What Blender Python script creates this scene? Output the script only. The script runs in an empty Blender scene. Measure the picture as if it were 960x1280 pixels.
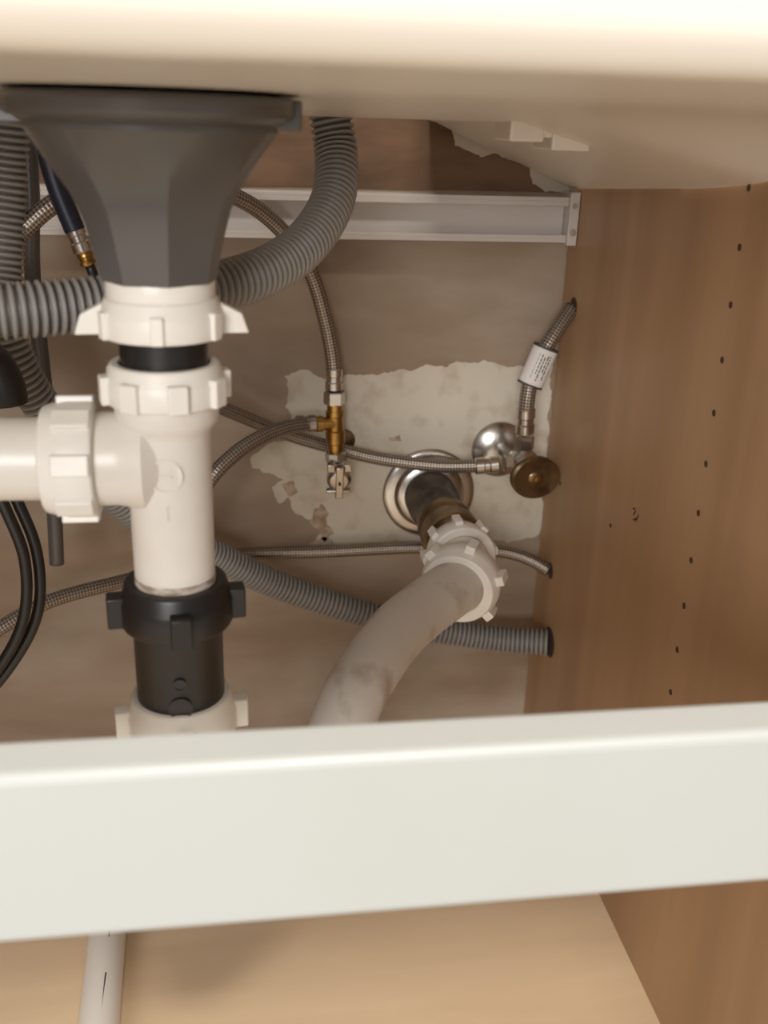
import bpy, bmesh, math, random
from mathutils import Vector, Matrix
random.seed(7)
COL = bpy.context.collection

# ---------------------------------------------------------------- materials
def mat(name, col, rough=.5, metal=0., spec=.5, noise=None, bump=None, coat=0.):
    """noise=(scale, colour2, lo, hi, (sx,sy,sz)); bump=(scale,strength)"""
    m = bpy.data.materials.new(name); m.use_nodes = True
    nt = m.node_tree; b = nt.nodes['Principled BSDF']
    b.inputs['Base Color'].default_value = (*col, 1)
    b.inputs['Roughness'].default_value = rough
    b.inputs['Metallic'].default_value = metal
    b.inputs['Specular IOR Level'].default_value = spec
    b.inputs['Coat Weight'].default_value = coat
    tc = nt.nodes.new('ShaderNodeTexCoord')
    if noise:
        mp = nt.nodes.new('ShaderNodeMapping'); mp.inputs['Scale'].default_value = noise[4]
        nt.links.new(tc.outputs['Object'], mp.inputs[0])
        n = nt.nodes.new('ShaderNodeTexNoise'); n.inputs['Scale'].default_value = noise[0]; n.inputs['Detail'].default_value = 6
        nt.links.new(mp.outputs[0], n.inputs['Vector'])
        r = nt.nodes.new('ShaderNodeValToRGB')
        r.color_ramp.elements[0].position = noise[2]; r.color_ramp.elements[0].color = (*col, 1)
        r.color_ramp.elements[1].position = noise[3]; r.color_ramp.elements[1].color = (*noise[1], 1)
        nt.links.new(n.outputs['Fac'], r.inputs[0]); nt.links.new(r.outputs[0], b.inputs['Base Color'])
    if bump:
        n2 = nt.nodes.new('ShaderNodeTexNoise'); n2.inputs['Scale'].default_value = bump[0]; n2.inputs['Detail'].default_value = 5
        nt.links.new(tc.outputs['Object'], n2.inputs['Vector'])
        bp = nt.nodes.new('ShaderNodeBump'); bp.inputs['Strength'].default_value = bump[1]; bp.inputs['Distance'].default_value = .001
        nt.links.new(n2.outputs['Fac'], bp.inputs['Height']); nt.links.new(bp.outputs[0], b.inputs['Normal'])
    return m

def wood(name, c1, c2, c3, stretch, gscale=1.0, rough=.5, blotch=.35, bscale=(1,1,1)):
    m = bpy.data.materials.new(name); m.use_nodes = True
    nt = m.node_tree; b = nt.nodes['Principled BSDF']; b.inputs['Roughness'].default_value = rough
    tc = nt.nodes.new('ShaderNodeTexCoord')
    mp = nt.nodes.new('ShaderNodeMapping'); mp.inputs['Scale'].default_value = stretch
    nt.links.new(tc.outputs['Object'], mp.inputs[0])
    n = nt.nodes.new('ShaderNodeTexNoise'); n.inputs['Scale'].default_value = 1.0*gscale; n.inputs['Detail'].default_value = 8; n.inputs['Distortion'].default_value = .6
    nt.links.new(mp.outputs[0], n.inputs['Vector'])
    r = nt.nodes.new('ShaderNodeValToRGB')
    r.color_ramp.elements[0].position = .3; r.color_ramp.elements[0].color = (*c1, 1)
    r.color_ramp.elements[1].position = .7; r.color_ramp.elements[1].color = (*c2, 1)
    nt.links.new(n.outputs['Fac'], r.inputs[0])
    mp2 = nt.nodes.new('ShaderNodeMapping'); mp2.inputs['Scale'].default_value = bscale
    nt.links.new(tc.outputs['Object'], mp2.inputs[0])
    n2 = nt.nodes.new('ShaderNodeTexNoise'); n2.inputs['Scale'].default_value = 5; n2.inputs['Detail'].default_value = 4
    nt.links.new(mp2.outputs[0], n2.inputs['Vector'])
    r2 = nt.nodes.new('ShaderNodeMapRange'); r2.inputs['From Min'].default_value = .42; r2.inputs['From Max'].default_value = .68
    r2.inputs['To Max'].default_value = blotch
    nt.links.new(n2.outputs['Fac'], r2.inputs['Value'])
    mx = nt.nodes.new('ShaderNodeMix'); mx.data_type = 'RGBA'
    nt.links.new(r2.outputs[0], mx.inputs['Factor']); nt.links.new(r.outputs[0], mx.inputs[6]); mx.inputs[7].default_value = (*c3, 1)
    nt.links.new(mx.outputs[2], b.inputs['Base Color'])
    return m

def mnode(nt, op, a, bb=None):
    n = nt.nodes.new('ShaderNodeMath'); n.operation = op
    for i, x in enumerate((a, bb)):
        if x is None: continue
        if isinstance(x, (int, float)): n.inputs[i].default_value = x
        else: nt.links.new(x, n.inputs[i])
    return n.outputs[0]

def braid(name):
    m = bpy.data.materials.new(name); m.use_nodes = True
    nt = m.node_tree; b = nt.nodes['Principled BSDF']
    b.inputs['Metallic'].default_value = .7; b.inputs['Roughness'].default_value = .36
    uv = nt.nodes.new('ShaderNodeUVMap'); sp = nt.nodes.new('ShaderNodeSeparateXYZ'); nt.links.new(uv.outputs[0], sp.inputs[0])
    U = mnode(nt,'MULTIPLY', sp.outputs[0], 2*math.pi*7); V = mnode(nt,'MULTIPLY', sp.outputs[1], 2*math.pi/.0052)
    h = mnode(nt,'MULTIPLY', mnode(nt,'SINE', mnode(nt,'ADD', U, V)), mnode(nt,'SINE', mnode(nt,'SUBTRACT', U, V)))
    h2 = mnode(nt,'ADD', mnode(nt,'MULTIPLY', h, .5), .5)
    r = nt.nodes.new('ShaderNodeValToRGB')
    r.color_ramp.elements[0].color = (.10, .078, .058, 1); r.color_ramp.elements[0].position = .1
    r.color_ramp.elements[1].color = (.46, .40, .34, 1); r.color_ramp.elements[1].position = .9
    nt.links.new(h2, r.inputs[0]); nt.links.new(r.outputs[0], b.inputs['Base Color'])
    bp = nt.nodes.new('ShaderNodeBump'); bp.inputs['Distance'].default_value = .0006; bp.inputs['Strength'].default_value = .5
    nt.links.new(h2, bp.inputs['Height']); nt.links.new(bp.outputs[0], b.inputs['Normal'])
    return m

def ribbed(name, pitch):
    m = bpy.data.materials.new(name); m.use_nodes = True
    nt = m.node_tree; b = nt.nodes['Principled BSDF']; b.inputs['Roughness'].default_value = .45
    uv = nt.nodes.new('ShaderNodeUVMap'); sp = nt.nodes.new('ShaderNodeSeparateXYZ'); nt.links.new(uv.outputs[0], sp.inputs[0])
    c = mnode(nt,'COSINE', mnode(nt,'MULTIPLY', sp.outputs[1], 2*math.pi/pitch))
    h = mnode(nt,'ADD', mnode(nt,'MULTIPLY', c, .5), .5)
    r = nt.nodes.new('ShaderNodeValToRGB')
    r.color_ramp.elements[0].color = (.085,.078,.070, 1); r.color_ramp.elements[0].position = .05  # groove shade painted into the colour, on top of the modelled ridges
    r.color_ramp.elements[1].color = (.275,.26,.24, 1); r.color_ramp.elements[1].position = .55
    nt.links.new(h, r.inputs[0]); nt.links.new(r.outputs[0], b.inputs['Base Color'])
    return m

M_PVC = mat('pvc_white', (.76,.72,.66), .34, noise=(14,(.65,.59,.52),.5,.8,(1,1,1)), bump=(60,.08))
M_PVCD = mat('pvc_grimy', (.60,.55,.485), .42, noise=(34,(.34,.26,.19),.55,.76,(1,1,.6)), bump=(90,.15))
M_NUT = mat('nut_white', (.80,.77,.71), .38, noise=(25,(.70,.65,.57),.5,.85,(1,1,1)))
M_BLK = mat('rubber_black', (.012,.011,.011), .30, noise=(60,(.035,.03,.028),.55,.8,(1,1,1)))
M_BLKM = mat('plastic_black', (.012,.011,.011), .38)
M_GREY = mat('grey_plastic', (.088,.081,.076), .25, noise=(20,(.108,.098,.090),.4,.8,(1,1,1)))
M_BRAID = braid('braided_steel')
M_CHROME = mat('chrome_aged', (.58,.55,.51), .25, 1, noise=(40,(.36,.31,.26),.5,.75,(1,1,1)))
M_BRASS = mat('brass', (.50,.30,.09), .32, 1, noise=(60,(.28,.16,.05),.45,.7,(1,1,1)))
M_BRONZE = mat('bronze_tarnished', (.26,.18,.10), .34, .9, noise=(50,(.10,.068,.04),.45,.7,(1,1,1)), bump=(120,.3))
M_STUB = mat('blackened_pipe', (.075,.062,.050), .42, .5, noise=(50,(.20,.16,.12),.45,.75,(1,1,1)), bump=(100,.4))
M_WHITE = mat('white_lacquer', (.455,.475,.462), .40, noise=(8,(.435,.45,.425),.5,.8,(1,1,1)))
M_RAIL = mat('rail_painted_steel', (.60,.555,.52), .35, noise=(18,(.49,.43,.38),.45,.8,(.3,1,1)))
M_RAILD = mat('rail_inner', (.36,.31,.27), .4)
M_SINK = mat('sink_fireclay', (.77,.71,.63), .32, noise=(3,(.74,.68,.59),.4,.7,(1,1,1)))
M_BACK = wood('back_panel', (.225,.155,.098), (.305,.218,.145), (.40,.325,.250), (2.5,2.5,9), 2.2, .55, .85, (1,1,2.4))
M_SIDE = wood('side_panel', (.39,.232,.122), (.465,.288,.158), (.31,.177,.09), (30,30,1.0), .55, .42, .7, (2.6,2.6,.35))
M_FLOOR = wood('cabinet_floor_birch', (.70,.52,.335), (.78,.60,.40), (.62,.45,.285), (2,14,14), 2.0, .45, .3)
M_PLAST = mat('bare_plaster', (.60,.545,.45), .9, noise=(38,(.43,.355,.265),.52,.76,(1,1,1)), bump=(70,1.0))
M_PLAST2 = mat('torn_paper', (.50,.43,.345), .9, noise=(38,(.44,.36,.28),.50,.72,(1,1,1)), bump=(70,.5))
M_PEEL = mat('torn_board', (.17,.098,.056), .85, noise=(14,(.085,.047,.027),.42,.66,(.6,1,2.2)), bump=(40,1.0))
M_DARK = mat('hole_dark', (.06,.035,.02), .9)
M_BLUE = mat('navy_sleeve', (.010,.013,.030), .4)
M_LABEL = mat('paper_label', (.66,.63,.59), .6)
M_INK = mat('label_ink', (.05,.045,.04), .6)
M_STAIN = mat('rust_stain', (.24,.14,.08), .8, noise=(80,(.48,.38,.28),.36,.6,(1,1,1)))
M_KFLOOR = mat('kitchen_floor', (.64,.56,.46), .5)
M_GRIME = mat('pipe_grime', (.30,.23,.17), .6, noise=(120,(.62,.54,.46),.4,.6,(1,1,3)))

# ---------------------------------------------------------------- mesh helpers
def obj(name, bm, m, parent=None, smooth=True, bevel=0, autos=True):
    me = bpy.data.meshes.new(name)
    bmesh.ops.recalc_face_normals(bm, faces=bm.faces)
    bm.to_mesh(me); bm.free()
    me.materials.append(m)
    o = bpy.data.objects.new(name, me); COL.objects.link(o)
    if smooth:
        for p in me.polygons: p.use_smooth = True
        if autos:
            try: me.set_sharp_from_angle(angle=math.radians(38))
            except Exception: pass
    if bevel:
        md = o.modifiers.new('bev', 'BEVEL'); md.width = bevel; md.segments = 3; md.limit_method = 'ANGLE'; md.angle_limit = math.radians(40)
    if parent: o.parent = parent
    return o

def group(name):
    e = bpy.data.objects.new(name, None); e.empty_display_size = .02; COL.objects.link(e); return e

def box(bm, lo, hi, M=None):
    v = [Vector((x,y,z)) for x in (lo[0],hi[0]) for y in (lo[1],hi[1]) for z in (lo[2],hi[2])]
    if M is not None: v = [M @ p for p in v]
    vs = [bm.verts.new(p) for p in v]
    for f in ((0,1,3,2),(4,6,7,5),(0,4,5,1),(2,3,7,6),(0,2,6,4),(1,5,7,3)):
        bm.faces.new([vs[i] for i in f])

def frame(origin, axis, up=(0,0,1)):
    z = Vector(axis).normalized(); u = Vector(up)
    if abs(z.dot(u)) > .98: u = Vector((0,1,0))
    x = u.cross(z).normalized(); y = z.cross(x)
    return Matrix(((x.x,y.x,z.x,origin[0]),(x.y,y.y,z.y,origin[1]),(x.z,y.z,z.z,origin[2]),(0,0,0,1)))

def lathe(bm, prof, M, segs=48, sx=1, sy=1, cap=True, rot=0):
    rings = []
    for r, z in prof:
        rings.append([bm.verts.new(M @ Vector((r*sx*math.cos(rot+2*math.pi*i/segs), r*sy*math.sin(rot+2*math.pi*i/segs), z))) for i in range(segs)])
    for a, b in zip(rings, rings[1:]):
        for i in range(segs):
            j = (i+1) % segs; bm.faces.new((a[i], a[j], b[j], b[i]))
    if cap:
        bm.faces.new(rings[0]); bm.faces.new(rings[-1])

def smooth_path(pts, step):
    P = [Vector(p)/1000 for p in pts]
    P = [P[0]*2-P[1]] + P + [P[-1]*2-P[-2]]
    out = []
    for i in range(1, len(P)-2):
        p0,p1,p2,p3 = P[i-1:i+3]
        t0=0; t1=t0+(p1-p0).length**.5; t2=t1+(p2-p1).length**.5; t3=t2+(p3-p2).length**.5
        n = max(8, int((p2-p1).length/.002))
        for k in range(n):
            t = t1+(t2-t1)*k/n
            A1=p0*((t1-t)/(t1-t0))+p1*((t-t0)/(t1-t0)); A2=p1*((t2-t)/(t2-t1))+p2*((t-t1)/(t2-t1)); A3=p2*((t3-t)/(t3-t2))+p3*((t-t2)/(t3-t2))
            B1=A1*((t2-t)/(t2-t0))+A2*((t-t0)/(t2-t0)); B2=A2*((t3-t)/(t3-t1))+A3*((t-t1)/(t3-t1))
            out.append(B1*((t2-t)/(t2-t1))+B2*((t-t1)/(t2-t1)))
    out.append(P[-2])
    res=[out[0]]; acc=0
    for a,b in zip(out,out[1:]):
        L=(b-a).length
        if L<1e-9: continue
        d=step-acc
        while d<=L:
            res.append(a.lerp(b,d/L)); d+=step
        acc=L-(d-step)
    res.append(out[-1])
    return res

def sweep(name, pts, rad, m, parent=None, segs=20, step=.004, cap=True):
    P = smooth_path(pts, step)
    if callable(rad): rf = rad
    else: rf = lambda s: rad
    bm = bmesh.new(); uvl = bm.loops.layers.uv.new('UVMap')
    T = []
    for i in range(len(P)):
        a=P[max(0,i-1)]; b=P[min(len(P)-1,i+1)]; T.append((b-a).normalized())
    u = Vector((0,0,1)) if abs(T[0].z)<.9 else Vector((0,1,0))
    n = (u - T[0]*u.dot(T[0])).normalized()
    rings=[]; S=[]; s=0
    for i,p in enumerate(P):
        if i: s+=(P[i]-P[i-1]).length
        n=(n-T[i]*n.dot(T[i])).normalized(); b=T[i].cross(n); r=rf(s)
        rings.append([bm.verts.new(p+(n*math.cos(2*math.pi*k/segs)+b*math.sin(2*math.pi*k/segs))*r) for k in range(segs)]); S.append(s)
    for i in range(len(rings)-1):
        for k in range(segs):
            j=(k+1)%segs
            f=bm.faces.new((rings[i][k],rings[i][j],rings[i+1][j],rings[i+1][k]))
            for l,(uu,vv) in zip(f.loops,((k/segs,S[i]),((k+1)/segs,S[i]),((k+1)/segs,S[i+1]),(k/segs,S[i+1]))): l[uvl].uv=(uu,vv)
    if cap: bm.faces.new(rings[0]); bm.faces.new(rings[-1])
    return obj(name,bm,m,parent,autos=False)

def corrugated(name, pts, r, pitch=.0042, parent=None):
    def rf(s):
        c = math.cos(2*math.pi*s/pitch)
        return r*(1 - .075*(1-max(-1,min(1,c*1.6))))
    return sweep(name, pts, rf, ribbed('corrugated_grey', pitch), parent, segs=28, step=pitch/8)

def slip_nut(name, origin, axis, r, h, m, parent, lugs=8, lug_w=.007, lug_r=.005, wings=None, hole=None, rot=0., flip=False):
    M = frame(origin, axis); bm = bmesh.new()
    hr = hole or r*.8; hh = h/2
    pr = [(hr,-hh),(r*.97,-hh),(r,-hh+.0015),(r,hh*.15),(r*.985,hh*.25),(r*.93,hh*.8),(r*.90,hh),(hr,hh)]
    if flip: pr = [(a,-b) for a,b in reversed(pr)]
    lathe(bm, pr+[pr[0]], M, 56, cap=False)
    for i in range(lugs):
        a = rot+2*math.pi*i/lugs
        R = M @ Matrix.Rotation(a,4,'Z')
        box(bm, (r*.9,-lug_w/2,-hh*.95),(r+lug_r, lug_w/2, hh*.45), R)
    for a in (wings or []):
        R = M @ Matrix.Rotation(a,4,'Z')
        w=.0035; z0=-hh*.9; z1=hh*.75
        v=[R@Vector(q) for q in ((r*.9,-w,z0),(r+.011,-w,z0),(r+.008,-w,z0+.009),(r*.9,-w,z1),(r*.9,w,z0),(r+.011,w,z0),(r+.008,w,z0+.009),(r*.9,w,z1))]
        vs=[bm.verts.new(q) for q in v]
        for f in ((0,1,2,3),(7,6,5,4),(0,4,5,1),(1,5,6,2),(2,6,7,3),(3,7,4,0)): bm.faces.new([vs[k] for k in f])
    return obj(name,bm,m,parent,bevel=.0009)

# ---------------------------------------------------------------- cabinet shell
def simple_box(name, lo, hi, m, bevel=0, parent=None):
    bm=bmesh.new(); box(bm,lo,hi); return obj(name,bm,m,parent,smooth=False,bevel=bevel)

simple_box('wall_back', (-.50,0,-.018),(.313,.014,.70), M_BACK)
simple_box('wall_right', (.2955,-.59,-.018),(.3135,-.0025,.640), M_SIDE)
simple_box('wall_left', (-.50,-.59,-.018),(-.482,-.0015,.600), M_SIDE)
simple_box('floor', (-.482,-.59,-.018),(.2955,-.0015,0), M_FLOOR)
simple_box('kitchen_floor', (-3,-4,-.14),(3,-.56,-.12), M_KFLOOR)
simple_box('cabinet_front_rail', (-.4815,-.612,.3445),(.295,-.590,.4125), M_WHITE, bevel=.0035)

def patch(name, pts, y, m, jag=.004, th=.0006):
    P=[Vector((a/1000,0,b/1000)) for a,b in pts]
    for it in range(4):
        Q=[]
        for i,p in enumerate(P):
            q=P[(i+1)%len(P)]; L=(q-p).length
            mid=(p+q)/2+Vector((random.uniform(-1,1),0,random.uniform(-1,1)))*min(L*.16,jag)
            Q+= [p,mid]
        P=Q
    bm=bmesh.new()
    f=bm.faces.new([bm.verts.new((p.x,y,p.z)) for p in P])
    r=bmesh.ops.extrude_face_region(bm,geom=[f])
    for v in r['geom']:
        if isinstance(v,bmesh.types.BMVert): v.co.y-=th
    bmesh.ops.triangulate(bm,faces=[f for f in bm.faces if len(f.verts)>4])
    return obj(name,bm,m,smooth=False)

patch('plaster_patch', [(42,392),(53,396),(96,392),(133,395),(160,397),(176,402),(215,404),(253,400),(293,401),(293.5,330),(294,288),(290,227),(250,225),(202,224),(150,220),(107,215),(76,213),(70,225),(78,240),(64,252),(50,262),(46,275),(37,269),(30,285),(41,293),(28,300),(12,305),(10,313),(23,325),(38,331),(53,332),(52,345),(43,363),(46,380)], .001, M_PLAST, th=.0014)
patch('torn_board_patch', [(-480,555),(294,555),(294,660),(-480,660)], .001, M_PEEL, jag=.0005, th=.0016)
patch('torn_laminate_patch', [(181,650),(182,612),(188,592),(200,588),(211,583),(225,586),(240,581),(253,583),(259,562),(270,556),(293,556),(293,650)], -.0004, M_PLAST2, jag=.0007)
for pts in ([(70,262),(76,268),(84,258),(82,246),(90,236),(80,228),(74,240),(66,250)],[(60,228),(80,234),(90,224),(76,216)],[(139,333),(150,336),(152,330),(142,329)],[(40,288),(50,292),(54,280),(46,276)]):
    patch('rust_stain', pts, -.0002, M_STAIN, jag=.003, th=.0005)

g=group('shelf_pin_hole_discs')  # raised dark discs, the shade inside each pin hole painted as colour
for i in range(16):
    z=.580-.0337*i
    bm=bmesh.new(); lathe(bm,[(.0022,0),(.0022,.0003)],frame((.2955,-.3185,z),(-1,0,0)),16); obj('hole',bm,M_DARK,g)
for (y,z) in ((-.176,.311),(-.045,.30)):
    bm=bmesh.new(); lathe(bm,[(.0018,0),(.0018,.0003)],frame((.2955,y,z),(-1,0,0)),16); obj('hole',bm,M_DARK,g)
bm=bmesh.new()
for (a,b,c,d) in ((-.228,.340,-.224,.333),(-.222,.341,-.218,.336),(-.225,.336,-.219,.332),(-.220,.342,-.216,.340)):
    v=[Vector((.2953,a,b)),Vector((.2953,c,d)),Vector((.2953,c+.0012,d+.0012)),Vector((.2953,a+.0012,b+.0012))]
    bm.faces.new([bm.verts.new(q) for q in v])
obj('scuff_mark',bm,M_DARK,smooth=False)

# ---------------------------------------------------------------- wall rail
g=group('mounting_rail')
bm=bmesh.new(); box(bm,(-.475,-.010,.5185),(.2865,-.0012,.5495)); obj('web',bm,M_RAIL,g,False,.0008)
bm=bmesh.new(); box(bm,(-.475,-.022,.5495),(.2865,-.0012,.553)); box(bm,(-.475,-.022,.515),(.2865,-.0012,.5185)); box(bm,(-.475,-.022,.5455),(.2865,-.020,.5497)); box(bm,(-.475,-.022,.5183),(.2865,-.020,.5215))
obj('flanges',bm,M_RAIL,g,False,.0006)
bm=bmesh.new(); box(bm,(.2865,-.026,.513),(.2950,-.0012,.5575)); obj('end_bracket',bm,M_RAIL,g,False,.0008)
bm=bmesh.new(); lathe(bm,[(.003,0),(.003,.0012),(.001,.0018)],frame((.2908,-.026,.524),(0,-1,0)),16); lathe(bm,[(.0022,0),(.0022,.001)],frame((.2908,-.026,.546),(0,-1,0)),16); obj('screws',bm,M_RAILD,g)

# ---------------------------------------------------------------- sink
gs=group('sink')
def sstep(t): t=max(0,min(1,t)); return t*t*(3-2*t)
def under(x,y):
    D=y+.89
    base=.6225-.0035*sstep((D-.29)/.11)-.0080*sstep((D-.42)/.24)
    a=.031*sstep((D-.48)/.08) if D<.56 else .031+.020*(D-.56)/.31
    t=(x-.165)/.13
    t=max(0,t); d=a*(t if t>.15 else t*t/.15*.5+t*.5)
    return base-d
bm=bmesh.new()
xs=sorted(set([round(-.478+.012*i,4) for i in range(64)]+[.165,.245,.255,.265,.275,.285,.2945]))
xs=[x for x in xs if x<=.2945]
ys_main=sorted([y for y in [-.600+.0125*i for i in range(30)] if y<-.232]+[-.230])
ys_lobe=[-.230,-.21,-.18,-.15,-.12,-.09,-.06,-.03,-.0035]
R=.014
prof=[(-.628,.80)]+[(-.628,.650)]+[(-.628,.6225+R)]
for k in range(1,9):
    a=math.pi/2*k/8; prof.append((-.628+R*(1-math.cos(a)), .6225+R*(1-math.sin(a))))
def strip(xs,rows):
    g=[[bm.verts.new(p) for p in r] for r in rows]
    for a,b in zip(g,g[1:]):
        for i in range(len(xs)-1): bm.faces.new((a[i],a[i+1],b[i+1],b[i]))
rows=[[Vector((x,y,z)) for x in xs] for y,z in prof]
rows+=[[Vector((x,y,under(x,y))) for x in xs] for y in ys_main]
rows+=[[Vector((x,-.2295,.70)) for x in xs]]+[[Vector((x,-.2295,.80)) for x in xs]]
strip(xs,rows)
lx=[x for x in xs if x>=.165]
rows=[[Vector((x,y,under(x,y))) for x in lx] for y in ys_lobe]+[[Vector((x,-.003,.70)) for x in lx]]
strip(lx,rows)
cv=[bm.verts.new((lx[0],y,under(lx[0],y))) for y in ys_lobe]+[bm.verts.new((lx[0],-.003,.70)),bm.verts.new((lx[0],-.2295,.70))]
bm.faces.new(cv)
bmesh.ops.remove_doubles(bm,verts=bm.verts,dist=1e-5)
obj('basin',bm,M_SINK,gs,smooth=True)
bm=bmesh.new()
box(bm,(.163,-.275,.6005),(.184,-.235,.620)); box(bm,(.183,-.273,.6030),(.190,-.235,.620)); box(bm,(.189,-.275,.5960),(.213,-.235,.616))
obj('underside_boss',bm,M_SINK,gs,False,.0015)

# ---------------------------------------------------------------- grey drain basket
AX,AY=-.0325,-.430
g=group('sink_drain_basket')
bm=bmesh.new(); M=Matrix.Translation((AX,AY,0))
lathe(bm,[(.050,.6175),(.0585,.6172),(.0605,.615),(.0600,.6095),(.0580,.6080),(.0560,.6075),(.0530,.6055)],M,72,rot=.1)
box(bm,(AX+.050,AY-.012,.6045),(AX+.0620,AY+.020,.6165))
box(bm,(AX-.0620,AY-.012,.6045),(AX-.050,AY+.020,.6165))
obj('flange',bm,M_GREY,g,bevel=.001)
bm=bmesh.new()
N=80
def bowl(r,z,facet):
    ring=[]; n=8
    for i in range(N):
        a=2*math.pi*i/N
        fa=(a%(2*math.pi/n))-math.pi/n
        poly=math.cos(math.pi/n)/math.cos(fa)
        rr=r*((1-facet)+facet*poly*1.035)
        ring.append(bm.verts.new((AX+rr*math.cos(a+.2),AY+rr*math.sin(a+.2),z)))
    return ring
pr=[(.0530,.610,0),(.0525,.6035,0),(.0505,.601,.0),(.0482,.5975,.15),(.0445,.592,.5),(.0395,.5855,.9),(.0348,.5785,1),(.0312,.571,1),(.0285,.561,1),(.0262,.551,1),(.0246,.5415,.8)]
rings=[bowl(*p) for p in pr]
for a,b in zip(rings,rings[1:]):
    for i in range(N): bm.faces.new((a[i],a[(i+1)%N],b[(i+1)%N],b[i]))
bm.faces.new(rings[-1])
o=obj('body',bm,M_GREY,g,autos=False); o.data.set_sharp_from_angle(angle=math.radians(24))

# ---------------------------------------------------------------- drain tee + nuts
g=group('drain_tee_fitting')
bm=bmesh.new(); lathe(bm,[(.0235,.5425),(.0240,.541),(.0240,.534),(.0235,.533)],M,48); obj('top_collar',bm,M_NUT,g)
slip_nut('slip_nut_top',(AX,AY,.5255),(0,0,1),.0275,.0175,M_NUT,g,lugs=6,lug_w=.006,lug_r=.0018,wings=[math.pi*.02+k*math.pi for k in range(2)]+[math.pi*.52],hole=.020,rot=.5)
bm=bmesh.new(); lathe(bm,[(.0198,.535),(.0198,.500)],M,48); obj('black_tailpiece',bm,M_BLK,g)
slip_nut('slip_nut_tee',(AX,AY,.4955),(0,0,1),.0272,.0185,M_NUT,g,lugs=8,lug_w=.009,lug_r=.0026,hole=.0205,rot=.25)
bm=bmesh.new()
lathe(bm,[(.0238,.488),(.0238,.480),(.0230,.477),(.0205,.474),(.0196,.471),(.0196,.388)],M,56)
MB=frame((AX,AY,.4585),(-1,0,0))
lathe(bm,[(.0,.0),(.0196,.004),(.0255,.0110),(.0240,.0165),(.0228,.0205),(.0222,.024),(.0222,.034)],MB,56,cap=False)
obj('tee_body',bm,M_PVC,g)
bm=bmesh.new(); lathe(bm,[(.0080,0),(.0080,.0011),(.0070,.0011),(.0070,.0003)],frame((AX-.001,AY-.0188,.4555),(0,-1,.0)),32)
box(bm,(AX-.0035,AY-.0202,.4545),(AX+.002,AY-.019,.4560)); box(bm,(AX-.0015,AY-.0202,.434),(AX-.0005,AY-.019,.441)); obj('moulded_logo',bm,M_PVC,g)
bm=bmesh.new(); lathe(bm,[(.01972,.3990),(.01972,.3975),(.0199,.3965),(.01972,.3955),(.01972,.3935)],M,48,cap=False); obj('grime_line',bm,M_GRIME,g)
slip_nut('slip_nut_branch',(AX-.0445,AY,.4585),(-1,0,0),.0275,.024,M_NUT,g,lugs=8,lug_w=.010,lug_r=.0022,hole=.020,rot=.2)
g2=group('branch_drain_pipe')
bm=bmesh.new(); lathe(bm,[(.0194,0),(.0194,.36)],frame((AX-.040,AY,.4585),(-1,0,.015)),48); obj('pipe',bm,M_PVC,g2)

g=group('black_pipe_coupling')
slip_nut('coupling_nut',(AX,AY,.3835),(0,0,1),.0275,.0235,M_BLKM,g,lugs=4,lug_w=.010,lug_r=.0065,hole=.0196,rot=.12)
bm=bmesh.new(); lathe(bm,[(.0215,.392),(.0232,.374),(.0232,.371),(.0222,.369),(.0222,.322),(.0216,.316)],M,56); obj('coupling_body',bm,M_BLKM,g)
bm=bmesh.new()
for z in (.3475,.334):
    lathe(bm,[(.0034 if z>.34 else .006,0),(.0034 if z>.34 else .006,.0010),(.0026 if z>.34 else .005,.0010),(.0026 if z>.34 else .005,.0005)],frame((AX+.001,AY-.0220,z),(0,-1,0)),24)
obj('moulded_marks',bm,M_BLK,g)

# p-trap
g=group('p_trap')
slip_nut('trap_inlet_nut',(AX,AY,.3185),(0,0,1),.0280,.0235,M_NUT,g,lugs=4,lug_w=.009,lug_r=.0060,hole=.0215,rot=.12)
bm=bmesh.new(); lathe(bm,[(.0235,.318),(.0235,.295),(.021,.290)],M,48); obj('trap_socket',bm,M_PVC,g)
U=[(-32.5,-430,310),(-32.5,-430,270),(-28,-425,235),(-14,-409,205),(8,-384,190),(32,-358,194),(51,-338,209),(62,-326,229),(72,-310,245),(87,-289,257),(109,-258,265),(133,-229,268),(158,-205,271),(174,-189,273),(178,-170,274)]
sweep('trap_bend',U,.0218,M_PVCD,g,segs=40,step=.004)
slip_nut('trap_outlet_nut',(.171,-.190,.2705),(-.45,-.86,-.06),.0318,.022,M_NUT,g,lugs=6,lug_w=.008,lug_r=.0050,hole=.0205,rot=.3)
sweep('wall_elbow',[(174,-188,273),(179,-165,275),(180,-130,276.5),(180,-105,277)],.0215,M_PVC,g,segs=36)
slip_nut('wall_nut',(.1795,-.146,.2765),(0.03,-1,-.02),.0285,.022,M_NUT,g,lugs=8,lug_w=.007,lug_r=.0032,hole=.021,rot=.1,flip=True)

g=group('wall_drain_stub')
MW=frame((.180,0,.277),(0,-1,0))
bm=bmesh.new(); lathe(bm,[(.0445,.0009),(.0445,.0022),(.0425,.0040),(.039,.0046),(.034,.0050),(.0315,.0075),(.0295,.0090),(.021,.0095)],MW,64,cap=False); obj('escutcheon',bm,M_CHROME,g)
bm=bmesh.new(); lathe(bm,[(.0250,.008),(.0250,.030),(.0225,.034),(.0215,.070),(.0215,.104)],MW,48); obj('stub_pipe',bm,M_STUB,g)
bm=bmesh.new(); lathe(bm,[(.0215,.078),(.0250,.080),(.0250,.092),(.0238,.094),(.0238,.100),(.0260,.102),(.0260,.118),(.0235,.120),(.0225,.136)],MW,48); obj('threaded_ring',bm,M_BRONZE,g)

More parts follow.
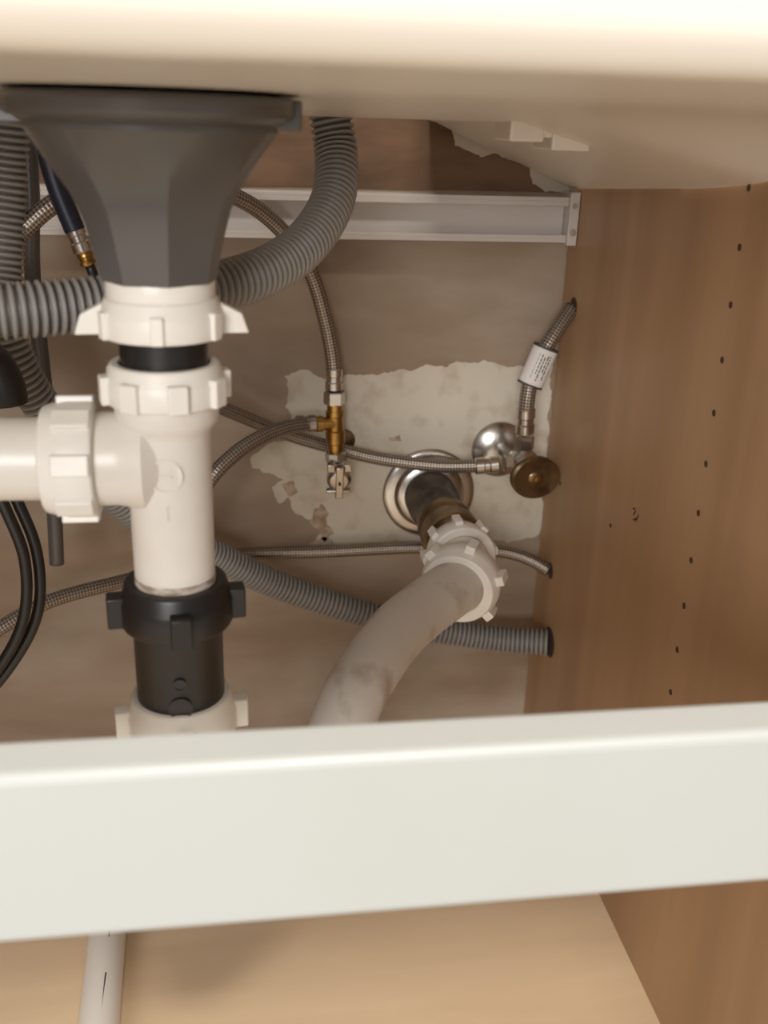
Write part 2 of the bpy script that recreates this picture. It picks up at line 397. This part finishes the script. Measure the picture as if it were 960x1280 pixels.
# ---------------------------------------------------------------- corrugated hoses
corrugated('corrugated_drain_hose',[(54,-204,660),(60,-206,625),(66,-211,592),(63.5,-232,566),(49,-262,545),(27,-294,531),(-1,-325,524),(-39,-352,520.5),(-73,-366,519),(-111,-380,518),(-160,-385,517),(-300,-388,516),(-470,-375,513)],.0140,.0044)
corrugated('corrugated_drain_hose',[(-139,-165,660),(-141,-170,612),(-146,-172,564),(-152,-180,513),(-154,-188,478),(-146,-186,440),(-125,-168,390),(-94,-132,325),(-60,-98,280),(-22,-70,248),(20,-50,214),(55,-42,194),(96,-38,176),(140,-37,160),(199,-39,146),(245,-45,139.5),(276,-54,140),(294,-60,141)],.0134,.0046)
sweep('grey_vent_tube',[(-146,-90,640),(-146,-90,559),(-151,-90,498),(-150,-92,400),(-152,-90,300),(-154,-90,254)],.0062,M_GREY,segs=16)

# ---------------------------------------------------------------- braided hoses
def braided(pts,r=.0062):
    g=group('braided_supply_hose')
    sweep('hose',pts,r,M_BRAID,g,segs=20,step=.004)
    return g
def ferrule(g,p,ax,r=.0072,l=.022,m=None,name='ferrule'):
    bm=bmesh.new(); lathe(bm,[(r*.85,0),(r,.001),(r,l*.35),(r*.88,l*.40),(r*.88,l*.6),(r,l*.65),(r,l-.001),(r*.85,l)],frame([c/1000 for c in p],ax),24); return obj(name,bm,m or M_CHROME,g)
gA=braided([(-230,-200,470),(-175,-185,505),(-141,-172,533),(-122,-168,549),(-105,-160,558),(-78,-130,562),(-42,-95,560),(0,-70,552),(34,-50,529),(61,-42,494),(76,-37,449),(82,-35,420),(84,-35,403)],.0066)
ferrule(gA,(84,-35,408),(0,0,-1),.0078,.020)
gB=braided([(62,-42,359.5),(45,-55,361),(28,-68,360),(8,-82,354),(-6,-90,346),(-22,-98,332),(-40,-100,302),(-60,-95,260)],.0064)
ferrule(gB,(50,-45,360.5),(1,.12,-.02),.0076,.018)
gC=braided([(-90,-100,425),(-48,-85,404),(-18,-60,382),(23,-34,356),(55,-22,340),(89,-16,328),(120,-18,320),(146,-26,317.5),(185,-38,316.5),(216,-46,319)],.0060)
ferrule(gC,(213,-45,318.5),(1,-.1,.10),.0078,.022)
gD=braided([(-300,-165,170),(-217,-150,208),(-193,-140,221),(-158,-120,233),(-103,-90,235),(-60,-60,232),(-16,-25,228),(28,-16,225),(73,-14,224),(120,-14,225),(167,-15,226),(215,-18,225),(261,-25,221),(282,-34,215),(294,-42,209)],.0060)
gE=braided([(294,-34,461),(281,-43,446),(270,-49,431),(258,-51,406),(255,-51,380),(256,-48,362)],.0070)
ferrule(gE,(255.5,-49,374),(0.03,.05,-1),.0086,.024)
d=Vector((-.36,0,-1)).normalized(); wv=Vector((1,0,-.36)).normalized(); nv=Vector((0,-1,0)); c0=Vector((.2625,-.0505,.4125))
ML=Matrix(((wv.x,nv.x,d.x,c0.x),(wv.y,nv.y,d.y,c0.y),(wv.z,nv.z,d.z,c0.z),(0,0,0,1)))
bm=bmesh.new(); lathe(bm,[(1,-.017),(1,.017)],ML,32,sx=.0115,sy=.0085); obj('label_tag',bm,M_LABEL,gE)
bm=bmesh.new(); lathe(bm,[(1,-.0185),(1,-.0165)],ML,32,sx=.0119,sy=.0089); lathe(bm,[(1,.0165),(1,.0185)],ML,32,sx=.0119,sy=.0089)
for k,(w0,z0,z1) in enumerate(((-.0055,-.012,.012),(-.0030,-.012,.006),(-.0005,-.010,.012),(.0022,-.012,.003),(.0045,-.012,.010))):
    z=z0
    yy=.0085*math.sqrt(max(0,1-((abs(w0)+.0009)/.0115)**2))
    while z<z1:
        l=random.uniform(.0015,.0045); box(bm,(w0,yy-.0008,z),(w0+.0009,yy+.0005,min(z1,z+l)),ML); z+=l+.0009
obj('label_print',bm,M_INK,gE)

sweep('black_power_cord',[(-300,-280,470),(-200,-285,468),(-165,-290,458),(-148,-290,425),(-136,-290,388),(-127,-290,352),(-130,-290,310),(-150,-290,272),(-181,-290,238),(-230,-290,210)],.0036,M_BLKM,segs=12)
sweep('black_power_cord',[(-300,-290,462),(-200,-292,460),(-170,-296,452),(-153,-298,425),(-142,-298,388),(-133,-298,350),(-138,-298,308),(-158,-298,272),(-189,-298,240),(-230,-298,212)],.0036,M_BLKM,segs=12)
sweep('black_trap_elbow',[(-230,-240,468),(-175,-240,468),(-155,-240,462),(-147,-240,446),(-146,-240,434)],.013,M_BLKM,segs=20)
g=group('sprayer_hose')
sweep('sleeve',[(-106,-268,640),(-104,-270,600),(-102,-270,583),(-98,-270,566),(-91,-270,545)],.0060,M_BLUE,g,segs=18)
ferrule(g,(-92,-270,548),(.32,0,-1),.0058,.016,M_CHROME,'connector')
ferrule(g,(-87,-270,533),(.32,0,-1),.0048,.008,M_BRASS,'brass_tip')
sweep('tail',[(-84.5,-270,526),(-82,-270,518),(-77,-270,500)],.0030,M_BLKM,g,segs=12)

# ---------------------------------------------------------------- brass angle stop
g=group('brass_stop_valve')
def cyl(name,a,ax,prof,m,segs=24,**k):
    bm=bmesh.new(); lathe(bm,prof,frame([c/1000 for c in a],ax),segs,**k); return obj(name,bm,m,g)
cyl('top_nut',(84.5,-35,387),(0,0,-1),[(.0085,0),(.0095,.001),(.0095,.011),(.0085,.012)],M_CHROME,6)
cyl('body',(85,-35,376),(0.03,0,-1),[(.0070,0),(.0070,.006),(.0082,.007),(.0082,.011),(.0072,.012),(.0072,.024),(.0088,.025),(.0088,.036),(.0072,.037),(.0065,.046)],M_BRASS,28)
cyl('outlet',(84,-37,358.5),(-1,-.15,0),[(.0058,0),(.0058,.010),(.0072,.0105),(.0072,.016)],M_BRASS,24)
cyl('wall_pipe',(86,-30,341),(0,1,0),[(.0060,0),(.0060,.029)],M_CHROME,20)
cyl('packing_nut',(86.5,-35,331),(.05,-.1,-1),[(.0085,0),(.0098,.001),(.0098,.008),(.0075,.010)],M_CHROME,8)
bm=bmesh.new(); MH=frame((.0885,-.0445,.309),(0,-1,-.25),up=(0,0,1))
lathe(bm,[(.0085,-.006),(.0110,-.004),(.0110,.003),(.0085,.006),(.003,.0065)],MH,28)
box(bm,(-.0035,-.0165,.002),(.0035,.0165,.009),MH); box(bm,(-.011,-.0145,-.003),(.011,-.0115,.003),MH); box(bm,(-.011,.0085,-.003),(-.004,.0165,.004),MH); box(bm,(.004,.0085,-.003),(.011,.0165,.004),MH)
obj('lever_handle',bm,M_CHROME,g,bevel=.001)
bm=bmesh.new(); lathe(bm,[(.0013,0),(.0013,.0025)],frame((.0885,-.052,.307),(0,-1,-.25)),10); obj('screw',bm,M_DARK,g)
bm=bmesh.new(); lathe(bm,[(.011,.0008),(.010,.003),(.006,.005)],frame((.097,0,.331),(0,-1,0)),28); obj('wall_flange',bm,M_BRONZE,g)

# ---------------------------------------------------------------- shutoff valve
g=group('shutoff_valve')
cyl('escutcheon',(247,-1,320),(0,-1,0),[(.0275,0),(.0270,.002),(.023,.005),(.016,.0075),(.011,.009)],M_CHROME,48)
cyl('inlet',(251,-6,321),(.1,-1,0),[(.0085,0),(.0085,.032)],M_CHROME,24)
cyl('body',(256,-36,322),(.12,-1,-.03),[(.008,0),(.0125,.003),(.0145,.009),(.0140,.015),(.0115,.020),(.0090,.022),(.0090,.034)],M_CHROME,32)
cyl('compression_nut',(257,-46,334),(0,0,1),[(.0085,0),(.0095,.001),(.0095,.012),(.0085,.013)],M_CHROME,6)
cyl('side_nut',(249,-48,321.5),(-1,.05,-.04),[(.0085,0),(.0095,.001),(.0095,.009),(.0085,.010)],M_CHROME,6)
bm=bmesh.new(); MO=frame((.2605,-.076,.3180),(.22,-1,-.12),up=(0.32,0,1))
lathe(bm,[(.001,-.003),(.011,-.003),(.0225,-.0035),(.0250,-.001),(.0250,.0025),(.0230,.0045),(.016,.0035),(.008,.0030),(.006,.0045),(.0015,.005)],MO,56,sx=1.0,sy=.80)
obj('oval_handle',bm,M_BRONZE,g)
bm=bmesh.new(); lathe(bm,[(.0028,.0045),(.0028,.0062),(.0012,.0068)],MO,16); obj('handle_screw',bm,M_BRASS,g)

g=group('hose_hole_discs')  # no openings cut: dark discs carry the hole shade in their colour
for (y,z,r) in ((-.034,.461,.0090),(-.042,.209,.0078),(-.060,.141,.0150)):
    bm=bmesh.new(); lathe(bm,[(r,0),(r,.0004)],frame((.2955,y,z),(-1,0,0)),28); obj('hole',bm,M_DARK,g)

# ---------------------------------------------------------------- loose pipe on the cabinet floor
g=group('pvc_pipe_offcut')
a=Vector((-.111,-.235,.0147)); b=Vector((-.1005,-.50,.0147))
bm=bmesh.new(); L=(b-a).length; lathe(bm,[(.0115,0),(.0142,0),(.0142,L),(.0115,L),(.0115,0)],frame(a,b-a),40,cap=False); obj('pipe',bm,M_PVC,g)
bm=bmesh.new()
for (t0,t1) in ((.04,.10),(.13,.17),(.30,.44)):
    p0=a.lerp(b,t0); p1=a.lerp(b,t1)
    box(bm,(p0.x+.003,min(p0.y,p1.y),.0270),(p0.x+.0040,max(p0.y,p1.y),.0286))
obj('print',bm,M_INK,g)

# ---------------------------------------------------------------- light
w=bpy.data.worlds.new('World'); bpy.context.scene.world=w; w.use_nodes=True
w.node_tree.nodes['Background'].inputs[0].default_value=(1.0,.97,.95,1); w.node_tree.nodes['Background'].inputs[1].default_value=.30
def area(name,loc,tgt,size,power,col):
    l=bpy.data.lights.new(name,'AREA'); l.size=size; l.energy=power; l.color=col
    o=bpy.data.objects.new(name,l); COL.objects.link(o); o.location=loc
    o.rotation_euler=(Vector(tgt)-Vector(loc)).to_track_quat('-Z','Y').to_euler(); return o
area('kitchen_window_light',(-.7,-3.0,1.10),(0,0,.4),.9,52,(1,.98,.97))
area('kitchen_ceiling_lamp',(.2,-1.40,2.2),(.1,-.80,0),.5,46,(1,.93,.84))

# ---------------------------------------------------------------- camera
cd=bpy.data.cameras.new('camera'); cam=bpy.data.objects.new('camera',cd); COL.objects.link(cam)
r=Vector((.98957,-.14093,.02987)); u=Vector((.02383,.36465,.93084)); f=Vector((.14208,.92042,-.3642))
cam.matrix_world=Matrix(((r.x,u.x,-f.x,0),(r.y,u.y,-f.y,-.89),(r.z,u.z,-f.z,.61),(0,0,0,1)))
cd.sensor_fit='VERTICAL'; cd.sensor_height=36; cd.lens=1252/1280*36
cd.clip_start=.01
cd.dof.use_dof=True; cd.dof.focus_distance=.68; cd.dof.aperture_fstop=8.0
bpy.context.scene.camera=cam
try: bpy.context.scene.view_settings.view_transform='Standard'
except Exception: pass
